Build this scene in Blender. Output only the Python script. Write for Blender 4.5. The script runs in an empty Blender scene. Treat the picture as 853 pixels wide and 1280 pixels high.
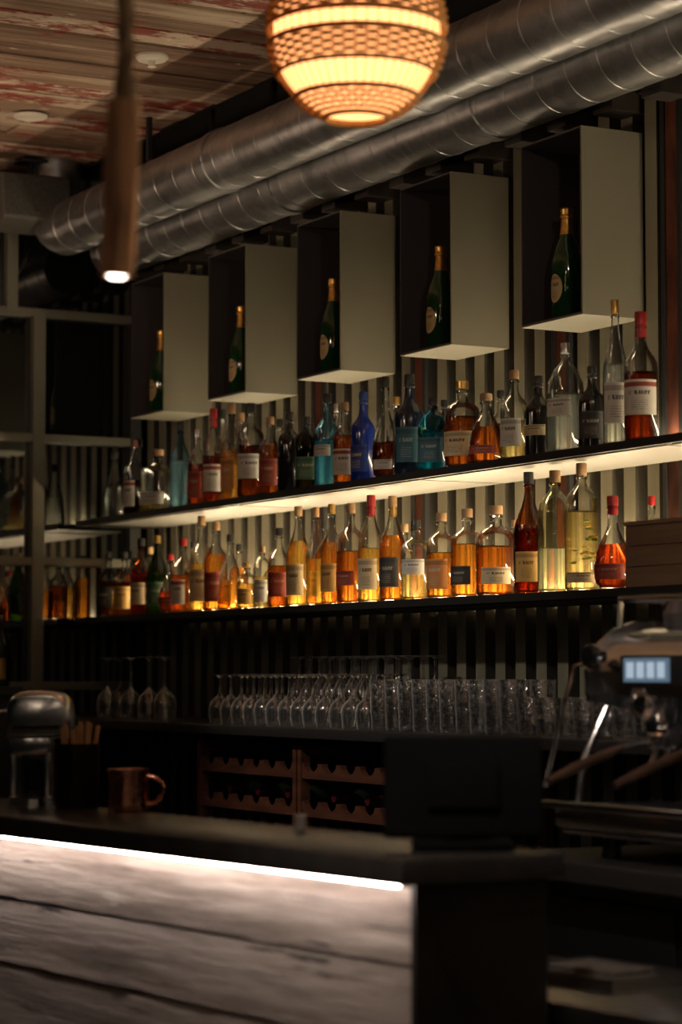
import bpy, bmesh, math, random
from mathutils import Vector, Matrix
random.seed(7)
S=bpy.context.scene
COL=S.collection
# ------------------------------------------------------------------ camera
F=3022.0; TH=math.radians(28.6); P=math.atan(205/3022.0); H=1.40
cam=bpy.data.cameras.new('camera'); cam.sensor_fit='VERTICAL'; cam.sensor_height=36; cam.sensor_width=24
cam.lens=85.0; cam.clip_start=.05; cam.clip_end=60
cam.dof.use_dof=True; cam.dof.focus_distance=6.8; cam.dof.aperture_fstop=2.8
co=bpy.data.objects.new('camera',cam); COL.objects.link(co); S.camera=co
co.location=(0,0,H); co.rotation_euler=(math.pi/2+P,0,math.pi/2-TH)
fx,fy=-math.cos(TH),math.sin(TH)
Fv=Vector((fx*math.cos(P),fy*math.cos(P),math.sin(P)))
Rv=Vector((math.sin(TH),math.cos(TH),0)); Uv=Rv.cross(Fv)
# surveying helper: sight line of a measured photo point -> where it meets a real plane
def ray(x,y): return Fv+Rv*((x-426.5)/F)+Uv*((640-y)/F)
def onY(x,y,Y):
    r=ray(x,y); t=Y/r.y; return Vector((0,0,H))+r*t
def onZ(x,y,Z):
    r=ray(x,y); t=(Z-H)/r.z; return Vector((0,0,H))+r*t
def onX(x,y,X):
    r=ray(x,y); t=X/r.x; return Vector((0,0,H))+r*t
def dep(p): return (Vector(p)-Vector((0,0,H))).dot(Fv)
def atD(x,y,d): return Vector((0,0,H))+ray(x,y)*d

# ------------------------------------------------------------------ materials
MATS={}
def newmat(n):
    m=bpy.data.materials.new(n); m.use_nodes=True; nt=m.node_tree; nt.nodes.clear()
    o=nt.nodes.new('ShaderNodeOutputMaterial'); return m,nt,o
def N(nt,t,**k):
    n=nt.nodes.new(t)
    for a,b in k.items(): setattr(n,a,b)
    return n
def L(nt,a,b): nt.links.new(a,b)
def ramp(nt,src,stops):
    r=N(nt,'ShaderNodeValToRGB'); e=r.color_ramp.elements
    while len(e)<len(stops): e.new(.5)
    for i,(p,c) in enumerate(stops):
        e[i].position=p; e[i].color=(*c,1) if len(c)==3 else c
    L(nt,src,r.inputs[0]); return r
def pbr(name,col,rough=.5,metal=0,nscale=0,namt=.3,bump=0,spec=.5,stretch=(1,1,1),coat=0):
    if name in MATS: return MATS[name]
    m,nt,o=newmat(name)
    b=N(nt,'ShaderNodeBsdfPrincipled'); L(nt,b.outputs[0],o.inputs[0])
    b.inputs['Base Color'].default_value=(*col,1); b.inputs['Roughness'].default_value=rough
    b.inputs['Metallic'].default_value=metal; b.inputs['Specular IOR Level'].default_value=spec
    b.inputs['Coat Weight'].default_value=coat
    if nscale:
        tc=N(nt,'ShaderNodeTexCoord'); mp=N(nt,'ShaderNodeMapping'); mp.inputs['Scale'].default_value=stretch
        L(nt,tc.outputs['Object'],mp.inputs[0])
        nz=N(nt,'ShaderNodeTexNoise'); nz.inputs['Scale'].default_value=nscale; nz.inputs['Detail'].default_value=6
        L(nt,mp.outputs[0],nz.inputs['Vector'])
        a=tuple(c*(1-namt) for c in col); c2=tuple(min(1,c*(1+namt)) for c in col)
        r=ramp(nt,nz.outputs[0],[(.3,a),(.7,c2)]); L(nt,r.outputs[0],b.inputs['Base Color'])
        if bump:
            bp=N(nt,'ShaderNodeBump'); bp.inputs['Strength'].default_value=bump; bp.inputs['Distance'].default_value=.004
            L(nt,nz.outputs[0],bp.inputs['Height']); L(nt,bp.outputs[0],b.inputs['Normal'])
    MATS[name]=m; return m
def emit(name,col,s):
    if name in MATS: return MATS[name]
    m,nt,o=newmat(name); e=N(nt,'ShaderNodeEmission'); e.inputs[0].default_value=(*col,1); e.inputs[1].default_value=s
    L(nt,e.outputs[0],o.inputs[0]); MATS[name]=m; return m
def glass(name,tint,edge=.14,refl=.85,rough=.03,rim_sheen=0):
    if name in MATS: return MATS[name]
    m,nt,o=newmat(name)
    lw=N(nt,'ShaderNodeLayerWeight'); lw.inputs['Blend'].default_value=.35
    mx=N(nt,'ShaderNodeMix',data_type='RGBA'); mx.inputs['A'].default_value=(*tint,1)
    mx.inputs['B'].default_value=(*[c*edge for c in tint],1); L(nt,lw.outputs['Facing'],mx.inputs['Factor'])
    tr=N(nt,'ShaderNodeBsdfTransparent'); L(nt,mx.outputs['Result'],tr.inputs[0])
    gl=N(nt,'ShaderNodeBsdfGlossy'); gl.inputs['Roughness'].default_value=rough; gl.inputs['Color'].default_value=(1,1,1,1)
    fr=N(nt,'ShaderNodeFresnel'); fr.inputs[0].default_value=1.5
    mt=N(nt,'ShaderNodeMath',operation='MULTIPLY',use_clamp=True); mt.inputs[1].default_value=refl; L(nt,fr.outputs[0],mt.inputs[0])
    ms=N(nt,'ShaderNodeMixShader'); L(nt,mt.outputs[0],ms.inputs[0]); L(nt,tr.outputs[0],ms.inputs[1]); L(nt,gl.outputs[0],ms.inputs[2])
    out=ms.outputs[0]
    if rim_sheen:
        df=N(nt,'ShaderNodeBsdfDiffuse'); df.inputs[0].default_value=(.85,.85,.85,1); m3=N(nt,'ShaderNodeMixShader')  # pale grazing rim painted on, stands in for edge highlights
        pw=N(nt,'ShaderNodeMath',operation='POWER'); pw.inputs[1].default_value=2.6; L(nt,lw.outputs['Facing'],pw.inputs[0])
        mr=N(nt,'ShaderNodeMapRange'); mr.inputs['To Min'].default_value=rim_sheen*.2; mr.inputs['To Max'].default_value=min(.9,rim_sheen*20); L(nt,pw.outputs[0],mr.inputs[0])
        L(nt,mr.outputs[0],m3.inputs[0]); L(nt,out,m3.inputs[1]); L(nt,df.outputs[0],m3.inputs[2]); out=m3.outputs[0]
    L(nt,out,o.inputs[0]); MATS[name]=m; return m
def liquid(name,c):
    if name in MATS: return MATS[name]
    m,nt,o=newmat(name)
    lw=N(nt,'ShaderNodeLayerWeight'); lw.inputs['Blend'].default_value=.4
    mx=N(nt,'ShaderNodeMix',data_type='RGBA'); mx.inputs['A'].default_value=(*c,1); mx.inputs['B'].default_value=(*[.8*q**2.0 for q in c],1); L(nt,lw.outputs['Facing'],mx.inputs['Factor'])
    rf=N(nt,'ShaderNodeBsdfRefraction'); rf.inputs['Roughness'].default_value=.015; rf.inputs['IOR'].default_value=1.33
    tp=N(nt,'ShaderNodeBsdfTransparent')
    tl=N(nt,'ShaderNodeBsdfTranslucent')
    for q in (rf,tp,tl): L(nt,mx.outputs['Result'],q.inputs[0])
    m1=N(nt,'ShaderNodeMixShader'); m1.inputs[0].default_value=.22; L(nt,rf.outputs[0],m1.inputs[1]); L(nt,tp.outputs[0],m1.inputs[2])
    m2=N(nt,'ShaderNodeMixShader'); m2.inputs[0].default_value=.07; L(nt,m1.outputs[0],m2.inputs[1]); L(nt,tl.outputs[0],m2.inputs[2])
    L(nt,m2.outputs[0],o.inputs[0]); MATS[name]=m; return m
def labelmat(name,base,ink,band=None):
    if name in MATS: return MATS[name]
    m,nt,o=newmat(name)
    base=tuple(c*.85 for c in base)
    b=N(nt,'ShaderNodeBsdfPrincipled'); b.inputs['Roughness'].default_value=.6; L(nt,b.outputs[0],o.inputs[0])
    uv=N(nt,'ShaderNodeUVMap'); sp=N(nt,'ShaderNodeSeparateXYZ'); L(nt,uv.outputs[0],sp.inputs[0])
    def math_(op,a,bv):
        n=N(nt,'ShaderNodeMath',operation=op)
        if isinstance(a,(int,float)): n.inputs[0].default_value=a
        else: L(nt,a,n.inputs[0])
        if isinstance(bv,(int,float)): n.inputs[1].default_value=bv
        else: L(nt,bv,n.inputs[1])
        return n.outputs[0]
    def rows(cnt,lo,hi,v0,v1,xs,half,thr):
        r=math_('FRACT',math_('MULTIPLY',sp.outputs[1],cnt),0)
        k=math_('MULTIPLY',math_('GREATER_THAN',r,lo),math_('LESS_THAN',r,hi))
        k=math_('MULTIPLY',k,math_('MULTIPLY',math_('GREATER_THAN',sp.outputs[1],v0),math_('LESS_THAN',sp.outputs[1],v1)))
        mp=N(nt,'ShaderNodeMapping'); mp.inputs['Scale'].default_value=(xs,cnt,1); L(nt,uv.outputs[0],mp.inputs[0])
        nz=N(nt,'ShaderNodeTexNoise'); nz.inputs['Scale'].default_value=1.0; nz.inputs['Detail'].default_value=1; L(nt,mp.outputs[0],nz.inputs['Vector'])
        tx=math_('GREATER_THAN',nz.outputs[0],thr)
        cen=math_('LESS_THAN',math_('ABSOLUTE',math_('SUBTRACT',sp.outputs[0],.5),0),half)
        return math_('MULTIPLY',math_('MULTIPLY',k,tx),cen)
    fac=math_('MAXIMUM',rows(4,.3,.75,.5,.75,34,.30,.44),rows(16,.3,.65,.14,.46,90,.22,.5))
    mx=N(nt,'ShaderNodeMix',data_type='RGBA'); mx.inputs['A'].default_value=(*base,1); mx.inputs['B'].default_value=(*[c*.7 for c in ink],1); L(nt,fac,mx.inputs['Factor'])
    out=mx.outputs['Result']
    band=band or tuple(c*.6 for c in base)
    bm=math_('MULTIPLY',math_('GREATER_THAN',sp.outputs[1],.80),math_('LESS_THAN',sp.outputs[1],.93))
    mb=N(nt,'ShaderNodeMix',data_type='RGBA'); L(nt,out,mb.inputs['A']); mb.inputs['B'].default_value=(*band,1); L(nt,bm,mb.inputs['Factor']); out=mb.outputs['Result']
    L(nt,out,b.inputs['Base Color']); MATS[name]=m; return m
def planks(name,axis_w,width,axis_l,cols,bump=.4,rough=.75,lo=.50,hi=1.02,off=0.0,paint=None,wvar=.35,fine=.60,na=45,nb=8,bdist=.006):
    if name in MATS: return MATS[name]
    m,nt,o=newmat(name); b=N(nt,'ShaderNodeBsdfPrincipled'); b.inputs['Roughness'].default_value=rough; L(nt,b.outputs[0],o.inputs[0])
    tc=N(nt,'ShaderNodeTexCoord'); sp=N(nt,'ShaderNodeSeparateXYZ'); L(nt,tc.outputs['Object'],sp.inputs[0])
    d=N(nt,'ShaderNodeMath',operation='DIVIDE'); d.inputs[1].default_value=width
    ad=N(nt,'ShaderNodeMath',operation='ADD'); ad.inputs[1].default_value=off; L(nt,sp.outputs[axis_w],ad.inputs[0]); L(nt,ad.outputs[0],d.inputs[0])
    fl=N(nt,'ShaderNodeMath',operation='FLOOR'); L(nt,d.outputs[0],fl.inputs[0])
    wn=N(nt,'ShaderNodeTexWhiteNoise',noise_dimensions='1D'); L(nt,fl.outputs[0],wn.inputs['W'])
    cb=N(nt,'ShaderNodeCombineXYZ'); m10=N(nt,'ShaderNodeMath',operation='MULTIPLY'); m10.inputs[1].default_value=37; L(nt,wn.outputs[0],m10.inputs[0])
    for i in range(3): L(nt,m10.outputs[0],cb.inputs[i])
    def noise(across,along,detail,rg):
        mp=N(nt,'ShaderNodeMapping'); sc=[across]*3; sc[axis_l]=along; mp.inputs['Scale'].default_value=sc; L(nt,tc.outputs['Object'],mp.inputs[0])
        av=N(nt,'ShaderNodeVectorMath',operation='ADD'); L(nt,mp.outputs[0],av.inputs[0]); L(nt,cb.outputs[0],av.inputs[1])
        nz=N(nt,'ShaderNodeTexNoise'); nz.inputs['Scale'].default_value=1; nz.inputs['Detail'].default_value=detail; nz.inputs['Roughness'].default_value=rg; L(nt,av.outputs[0],nz.inputs['Vector']); return nz
    nz=noise(na,1.8,9,.7); nz2=noise(nb,1.0,6,.6)
    s=N(nt,'ShaderNodeMath',operation='MULTIPLY_ADD'); s.inputs[1].default_value=wvar; L(nt,wn.outputs[0],s.inputs[0])
    s3=N(nt,'ShaderNodeMath',operation='MULTIPLY_ADD'); s3.inputs[1].default_value=.65; L(nt,nz2.outputs[0],s3.inputs[0])
    s4=N(nt,'ShaderNodeMath',operation='MULTIPLY'); s4.inputs[1].default_value=fine; L(nt,nz.outputs[0],s4.inputs[0]); L(nt,s4.outputs[0],s3.inputs[2]); L(nt,s3.outputs[0],s.inputs[2])
    k=len(cols); r=ramp(nt,s.outputs[0],[(lo+(min(hi,1)-lo)*i/(k-1),c) for i,c in enumerate(cols)])
    col=r.outputs[0]
    if paint:
        for (c,ac,al,t0,sd) in paint:
            n3=noise(ac,al,8,.75); a3=N(nt,'ShaderNodeMath',operation='MULTIPLY_ADD'); a3.inputs[1].default_value=sd; L(nt,wn.outputs['Value'],a3.inputs[0]); L(nt,n3.outputs[0],a3.inputs[2])
            rr=ramp(nt,a3.outputs[0],[(t0,(0,0,0)),(t0+.05,(1,1,1))])
            mx=N(nt,'ShaderNodeMix',data_type='RGBA'); L(nt,rr.outputs[0],mx.inputs['Factor']); L(nt,col,mx.inputs['A']); mx.inputs['B'].default_value=(*c,1); col=mx.outputs['Result']
    L(nt,col,b.inputs['Base Color'])
    bp=N(nt,'ShaderNodeBump'); bp.inputs['Strength'].default_value=bump; bp.inputs['Distance'].default_value=bdist; L(nt,nz.outputs[0],bp.inputs['Height']); L(nt,bp.outputs[0],b.inputs['Normal'])
    MATS[name]=m; return m

# ------------------------------------------------------------------ mesh builder
class MB:
    def __init__(s): s.v=[]; s.f=[]; s.mi=[]; s.uv=[]; s.mats=[]; s.M=Matrix()
    def mat(s,m):
        if m not in s.mats: s.mats.append(m)
        return s.mats.index(m)
    def add(s,vs,fs,m,uvs=None):
        b=len(s.v); s.v+= [s.M@Vector(v) for v in vs]; k=s.mat(m)
        for i,f in enumerate(fs):
            s.f.append([b+j for j in f]); s.mi.append(k); s.uv.append(uvs[i] if uvs else None)
    def box(s,a,b,m,bev=0):
        x0,y0,z0=a; x1,y1,z1=b
        if bev<=0:
            v=[(x0,y0,z0),(x1,y0,z0),(x1,y1,z0),(x0,y1,z0),(x0,y0,z1),(x1,y0,z1),(x1,y1,z1),(x0,y1,z1)]
            s.add(v,[(0,3,2,1),(4,5,6,7),(0,1,5,4),(1,2,6,5),(2,3,7,6),(3,0,4,7)],m)
        else:
            bm=bmesh.new(); bmesh.ops.create_cube(bm,size=1)
            for q in bm.verts: q.co=Vector(((x0+x1)/2+q.co.x*(x1-x0),(y0+y1)/2+q.co.y*(y1-y0),(z0+z1)/2+q.co.z*(z1-z0)))
            bmesh.ops.bevel(bm,geom=bm.edges[:],offset=bev,segments=3,profile=.5,affect='EDGES')
            bm.verts.ensure_lookup_table(); s.add([q.co.copy() for q in bm.verts],[[q.index for q in f.verts] for f in bm.faces],m); bm.free()
    def lathe(s,prof,m,c=(0,0,0),seg=28,sq=0,az=0,arc=None,sqlim=1e9,uv=False):
        vs=[];fs=[];uvs=[]
        a0,a1=(arc if arc else (0,2*math.pi)); n=seg if not arc else seg+1
        for (r,z) in prof:
            for i in range(n):
                t=a0+(a1-a0)*i/seg; k=1.0
                if sq and z<sqlim: k=(abs(math.cos(t-az))**sq+abs(math.sin(t-az))**sq)**(-1/sq)
                vs.append((c[0]+r*k*math.cos(t),c[1]+r*k*math.sin(t),c[2]+z))
        for j in range(len(prof)-1):
            for i in range(seg):
                i2=(i+1)%n if not arc else i+1
                fs.append((j*n+i,j*n+i2,(j+1)*n+i2,(j+1)*n+i))
                v0=j/(len(prof)-1); v1=(j+1)/(len(prof)-1)
                uvs.append([(i/seg,v0),((i+1)/seg,v0),((i+1)/seg,v1),(i/seg,v1)])
        s.add(vs,fs,m,uvs)
    def tube(s,pts,rad,m,seg=10,cap=True):
        pts=[Vector(p) for p in pts]; n=len(pts); vs=[];fs=[]
        up=None
        for i,p in enumerate(pts):
            d=(pts[min(i+1,n-1)]-pts[max(i-1,0)]).normalized()
            if up is None: up=d.orthogonal().normalized()
            else:
                up=(up-d*up.dot(d)); up=up.normalized() if up.length>1e-6 else d.orthogonal().normalized()
            w=d.cross(up); r=rad[i] if isinstance(rad,(list,tuple)) else rad
            for k in range(seg):
                t=2*math.pi*k/seg; vs.append(p+up*(r*math.cos(t))+w*(r*math.sin(t)))
        for i in range(n-1):
            for k in range(seg):
                k2=(k+1)%seg; fs.append((i*seg+k,i*seg+k2,(i+1)*seg+k2,(i+1)*seg+k))
        if cap: fs.append(tuple(range(seg))[::-1]); fs.append(tuple((n-1)*seg+k for k in range(seg)))
        s.add(vs,fs,m)
    def prism(s,poly,h0,h1,m,axis='y'):
        def P3(a,b,h): return {'y':(a,h,b),'x':(h,a,b),'z':(a,b,h)}[axis]
        n=len(poly); vs=[P3(a,b,h0) for a,b in poly]+[P3(a,b,h1) for a,b in poly]
        fs=[(i,(i+1)%n,n+(i+1)%n,n+i) for i in range(n)]+[tuple(range(n))[::-1],tuple(range(n,2*n))]
        s.add(vs,fs,m)
    def obj(s,name,loc=(0,0,0),rotz=0,parent=None,ang=35,smooth=True,fixn=True):
        me=bpy.data.meshes.new(name); me.from_pydata([tuple(v) for v in s.v],[],s.f)
        for m in s.mats: me.materials.append(m)
        me.polygons.foreach_set('material_index',s.mi)
        if any(u for u in s.uv):
            ul=me.uv_layers.new(name='UVMap')
            for p,u in zip(me.polygons,s.uv):
                if u:
                    for k,li in enumerate(p.loop_indices): ul.data[li].uv=u[k]
        me.update()
        if fixn:
            bm=bmesh.new(); bm.from_mesh(me); bmesh.ops.recalc_face_normals(bm,faces=bm.faces[:]); bm.to_mesh(me); bm.free()
        if smooth:
            me.polygons.foreach_set('use_smooth',[True]*len(me.polygons)); me.set_sharp_from_angle(angle=math.radians(ang))
        o=bpy.data.objects.new(name,me); COL.objects.link(o); o.location=loc; o.rotation_euler=(0,0,rotz)
        if parent: o.parent=parent
        return o
def empty(name,loc=(0,0,0),rotz=0):
    e=bpy.data.objects.new(name,None); COL.objects.link(e); e.location=loc; e.rotation_euler=(0,0,rotz); e.empty_display_size=.1; return e
def light(name,kind,loc,energy,col,size=.05,target=None,spot=60,blend=.6,parent=None):
    l=bpy.data.lights.new(name,kind); l.energy=energy; l.color=col
    if kind=='SPOT': l.spot_size=math.radians(spot); l.spot_blend=blend; l.shadow_soft_size=size
    elif kind=='POINT': l.shadow_soft_size=size
    o=bpy.data.objects.new(name,l); COL.objects.link(o); o.location=loc
    if target is not None: o.rotation_euler=(Vector(target)-Vector(loc)).to_track_quat('-Z','Y').to_euler()
    if parent: o.parent=parent
    return o

black=pbr('black_matte',(.012,.012,.013),.6)
blackg=pbr('black_gloss',(.01,.01,.011),.2)
chrome=pbr('chrome',(.85,.86,.90),.13,1)
satin=pbr('satin_chrome',(.82,.85,.90),.17,1)
steel=pbr('brushed_steel',(.5,.5,.5),.3,1,30,.2,.1,stretch=(1,1,12))
ledw=emit('led_warm',(1,.80,.52),54)
ledl=emit('led_warm_lower',(1,.75,.44),185)
ledb=emit('led_bar',(1,.85,.77),44)

# ------------------------------------------------------------------ room
YW=3.83; XE=-8.65; ZC=H+1.93; XR=2.5
def corr():
    mb=MB(); m=pbr('corrugated_metal',(.25,.23,.165),.45,.25,3,.25,.1,stretch=(2,2,.5)); md=pbr('corrugated_recess_shade',(.05,.045,.034),.6,.1,3,.25)  # rib shade put into the darker colour of the recess faces
    x=XE; z0,z1=0,2.98; seq=[]
    while x<XR:
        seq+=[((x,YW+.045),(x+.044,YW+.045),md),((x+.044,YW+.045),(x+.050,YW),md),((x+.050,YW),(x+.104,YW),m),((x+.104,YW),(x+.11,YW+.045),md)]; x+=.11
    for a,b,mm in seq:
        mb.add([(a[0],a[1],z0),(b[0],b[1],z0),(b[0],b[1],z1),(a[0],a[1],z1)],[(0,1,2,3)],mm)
    dk=pbr('wall_backing',(.02,.018,.016),.8)
    mb.box((XE-.2,YW+.05,0),(XR,YW+.16,3.75),dk)
    mb.obj('wall_back',fixn=False,smooth=False)
corr()
rust=pbr('rusty_steel',(.13,.035,.015),.75,.2,14,.7,.3,stretch=(1,1,.4))
for X in (-5.17,-5.70,-6.50,-7.17,-4.55,-3.9):
    mb=MB(); mb.box((X-.045,YW-.012,1.64),(X-.028,YW+.04,2.98),black); mb.box((X+.028,YW-.012,1.64),(X+.045,YW+.04,2.98),black)
    mb.box((X-.028,YW-.006,1.64),(X+.028,YW+.04,2.98),rust); mb.obj('wall_post',smooth=False)
mb=MB(); dkw=pbr('dark_timber',(.03,.022,.017),.7,0,8,.5,.2,stretch=(.3,1,1))
mb.box((XE,YW-.02,2.98),(.2,YW+.04,3.10),dkw)
x=XE+.1
while x<0: mb.box((x,YW-.10,2.93),(x+.09,YW+.02,3.0),dkw); x+=.225
mb.obj('timber_wall_plate',smooth=False)
CW=.15
cmat=planks('ceiling_boards',0,CW,1,[(.045,.026,.017),(.14,.080,.050),(.26,.165,.11),(.34,.235,.165),(.52,.41,.31)],.9,lo=.55,hi=1.0,off=-XE+CW*100,wvar=.42,fine=.75,
   paint=[((.24,.045,.028),9,3.2,.60,.14),((.30,.26,.22),12,5,.66,.10),((.66,.58,.48),22,7,.665,.12),((.022,.014,.010),60,5.0,.62,0)])
mb=MB(); x=XE; i=0
while x<XR:
    # boards butt-jointed along their run
    y=-1.5-random.uniform(0,1.2)
    while y<3.50:
        y2=min(3.50,y+random.uniform(1.3,2.4)); o=random.uniform(0,.012)
        if y2>-1.5: mb.box((x+.005,max(y,-1.5),ZC+o),(x+CW-.004,y2-.004,ZC+.03+o),cmat)
        y=y2
    x+=CW
mb.box((XE,-1.5,ZC+.045),(XR,3.50,ZC+.07),black); mb.box((XE,3.50,ZC+.005),(XR,3.52,ZC+.4),black)
mb.obj('ceiling',smooth=False)
mb=MB(); mb.box((XE-.2,3.5,3.72),(XR,4.0,3.78),black); mb.obj('ceiling_recess',smooth=False)
mb=MB(); mb.box((XE-.2,-1.5,-.05),(XR,4.0,0),pbr('floor_concrete',(.06,.055,.05),.5,0,4,.4,.1)); mb.obj('floor',smooth=False)
fr=pbr('window_frame_paint',(.14,.135,.105),.5)
wg=pbr('night_window_glass',(.004,.0045,.005),.02,0,spec=1.0); wg.node_tree.nodes['Principled BSDF'].inputs['IOR'].default_value=1.85
mb=MB(); mb.box((XE-.12,-1.5,0),(XE-.05,YW,.7),black); mb.box((XE-.12,-1.5,ZC-.0),(XE-.05,YW+.04,3.75),black); mb.obj('wall_left',smooth=False)
mb=MB(); mb.box((XE-.05,-1.5,.7),(XE-.04,YW,ZC),wg)
jz=[H+1.394,H+.911,H+.437,H-.037,.72]
ym=[3.397-.62*k for k in range(8)]
for z in jz: mb.box((XE-.04,-1.5,z-.016),(XE,YW,z+.016),fr,.003)
mb.box((XE-.04,-1.5,ZC-.04),(XE,YW,ZC-.002),fr)
for y in ym: mb.box((XE-.04,y-.025,.7),(XE+.004,y+.025,jz[0]+.016),fr,.003)
for y in (3.285,2.4,1.5,.6): mb.box((XE-.04,y-.022,jz[0]),(XE+.003,y+.022,ZC-.03),fr,.003)
mb.box((XE-.04,YW-.05,.7),(XE,YW-.005,jz[0]),black)
mb.obj('window_1',ang=30)
# ------------------------------------------------------------------ ducts
def duct(y,z,x0,x1,name,elbow):
    m,nt,o=newmat('galvanised_'+name)
    b=N(nt,'ShaderNodeBsdfPrincipled'); L(nt,b.outputs[0],o.inputs[0]); b.inputs['Metallic'].default_value=.9
    tc=N(nt,'ShaderNodeTexCoord'); vo=N(nt,'ShaderNodeTexVoronoi'); vo.inputs['Scale'].default_value=26; L(nt,tc.outputs['Object'],vo.inputs[0])
    nz=N(nt,'ShaderNodeTexNoise'); nz.inputs['Scale'].default_value=4; nz.inputs['Detail'].default_value=4; L(nt,tc.outputs['Object'],nz.inputs[0])
    mx=N(nt,'ShaderNodeMix',data_type='RGBA'); mx.inputs['Factor'].default_value=.3; L(nt,nz.outputs[0],mx.inputs['A']); L(nt,vo.outputs['Color'],mx.inputs['B'])
    r=ramp(nt,mx.outputs['Result'],[(.2,(.26,.26,.27)),(.8,(.58,.58,.60))]); L(nt,r.outputs[0],b.inputs['Base Color'])
    rr=ramp(nt,nz.outputs[0],[(.3,(.30,)*3),(.7,(.40,)*3)]); L(nt,rr.outputs[0],b.inputs['Roughness'])
    mb=MB(); R=.1; seg=40
    pts=[];rad=[]
    x=x1
    while x>x0:
        for dx,dr in ((0,0),(.030,0),(.0312,.0016),(.0345,.0016),(.0357,0),(.0362,-.0005),(.0372,-.0005),(.0380,0),(.1,0)):
            pts.append((x-dx,y,z)); rad.append(R+dr)
        x-=.15
    if elbow:
        xe=pts[-1][0]-.01
        for k in range(0,10):
            t=math.radians(90)*k/9; rr_=.17
            pts.append((xe-rr_*math.sin(t),y,z+rr_*(1-math.cos(t)))); rad.append(R+(.002 if k%2 else 0))
        pts.append((xe-.17,y,3.72)); rad.append(R)
    else:
        pts.append((x0-.005,y,z)); rad.append(R)
    mb.tube(pts,rad,m,seg)
    x=x1-.9
    while x>x0+.3:
        mb.tube([(x,y,z),(x-.002,y,z),(x-.05,y,z),(x-.052,y,z)],[R,R+.006,R+.006,R],m,seg); x-=1.25
        mb.box((x+.6,y-.008,z+R-.004),(x+.62,y+.008,3.72),black)
    mb.obj('air_duct',ang=25)
duct(3.38,H+1.667,-8.3,.2,'a',True)
duct(3.62,H+1.62,-8.45,.2,'b',False)

# ------------------------------------------------------------------ display boxes + champagne
boxm=pbr('box_painted_steel',(.18,.165,.12),.5,0,2,.1)
boxi=pbr('box_inner_shade',(.045,.038,.042),.7)  # inside of the same box, its unlit tone put into the colour
foil=pbr('gold_foil',(.65,.36,.09),.35,.9,60,.3,.2)
grn=pbr('champagne_green_glass',(.006,.035,.010),.08,0,coat=.5)
lab_cream=labelmat('label_cream',(.62,.50,.30),(.08,.05,.03))
XB=-5.31
def champagne(loc):
    mb=MB(); h=.315; R=.043
    pr=[(0,0),(.9,0),(1,.02),(1,.50),(.96,.55),(.80,.63),(.55,.72),(.42,.78),(.37,.84)]
    mb.lathe([(r*R,z*h) for r,z in pr],grn)
    mb.lathe([(.50*R,.735*h),(.455*R,.765*h),(.40*R,.82*h),(.37*R,.90*h),(.44*R,.905*h),(.44*R,.93*h),(.40*R,.94*h),(.44*R,.985*h),(.36*R,1.0*h),(0,1.0*h)],foil)
    fs=[]; az=math.radians(-86); n=20; allv=[]
    for j in range(5):
        q=(j+1)/5
        for k in range(n):
            a=q*math.cos(2*math.pi*k/n); b=q*math.sin(2*math.pi*k/n); t=az+a*.62
            allv.append((R*1.015*math.cos(t),R*1.015*math.sin(t),h*.28+b*.040))
    allv.append((R*1.015*math.cos(az),R*1.015*math.sin(az),h*.28)); c=len(allv)-1
    for k in range(n): fs.append((c,k,(k+1)%n))
    for j in range(4):
        for k in range(n): fs.append((j*n+k,(j+1)*n+k,(j+1)*n+(k+1)%n,j*n+(k+1)%n))
    def uvof(i):
        if i==c: return (.5,.5)
        j=i//n;k=i%n;q=(j+1)/5; return (.5+.5*q*math.cos(2*math.pi*k/n),.5+.5*q*math.sin(2*math.pi*k/n))
    mb.add(allv,fs,labelmat('label_champagne',(.50,.36,.17),(.08,.05,.03)),[[uvof(i) for i in f] for f in fs])
    mb.obj('champagne_bottle',loc)
for k in range(5):
    xr=XB-.675*k; xl=xr-.30; y0,y1=3.63,YW-.001; z0,z1=H+.964,H+1.474; t=.006
    mb=MB()
    mb.box((xr-t,y0,z0),(xr,y1,z1),boxm)
    mb.box((xl,y0+.001,z0),(xl+.0015,y1,z1),boxm); mb.box((xl+.0015,y0,z0+t),(xl+t,y1-t,z1-.0015),boxi)
    mb.box((xl+.0015,y0,z0),(xr-t,y1,z0+.004),boxm); mb.box((xl+.0015,y0+.001,z1-.0015),(xr-t,y1,z1),boxm)
    mb.box((xl+t,y0,z1-t),(xr-t,y1-t,z1-.0015),boxi)
    mb.box((xl+.0015,y1-t,z0+t),(xr-t,y1,z1-.0015),boxi)
    mb.box((xr-t-.002,y0+.001,z0+t),(xr-t,y1-t,z1-t),boxi)
    mb.box((xl+.0015,y0+.001,z0+.004),(xr-t-.002,y1,z0+t+.002),boxi)
    mb.obj('wall_display_box',smooth=False)
    champagne((xr-.185,3.705,z0+t+.0025))

# ------------------------------------------------------------------ shelves
YF=3.53; ZU=H+.592; ZL=H+.222; XS0=-8.60; XS1=.1
shm=pbr('shelf_black_edge',(.02,.019,.018),.4); shu=pbr('shelf_white_underside',(.085,.083,.074),.5)
def shelf(z,name,led):
    e=MB(); e.box((XS0,YF,z-.022),(XS1,YW,z),shm)
    x=XS0+.2
    while x<XS1-.2:
        e.box((x,YF+.012,z-.026),(min(x+1.18,XS1-.02),YW-.01,z-.022),shu if name=='u' else shm); x+=1.2
    e.box((XS0+.40,YW-.040,z),(XS1-.1,YW-.008,z+.006),pbr('led_channel',(.4,.4,.4),.4,.8))
    e.box((XS0+.41,YW-.035,z+.006),(XS1-.11,YW-.013,z+.015),led)
    e.obj('wall_shelf',smooth=False)
shelf(ZU,'u',ledw); shelf(ZL,'l',ledl)

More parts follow.
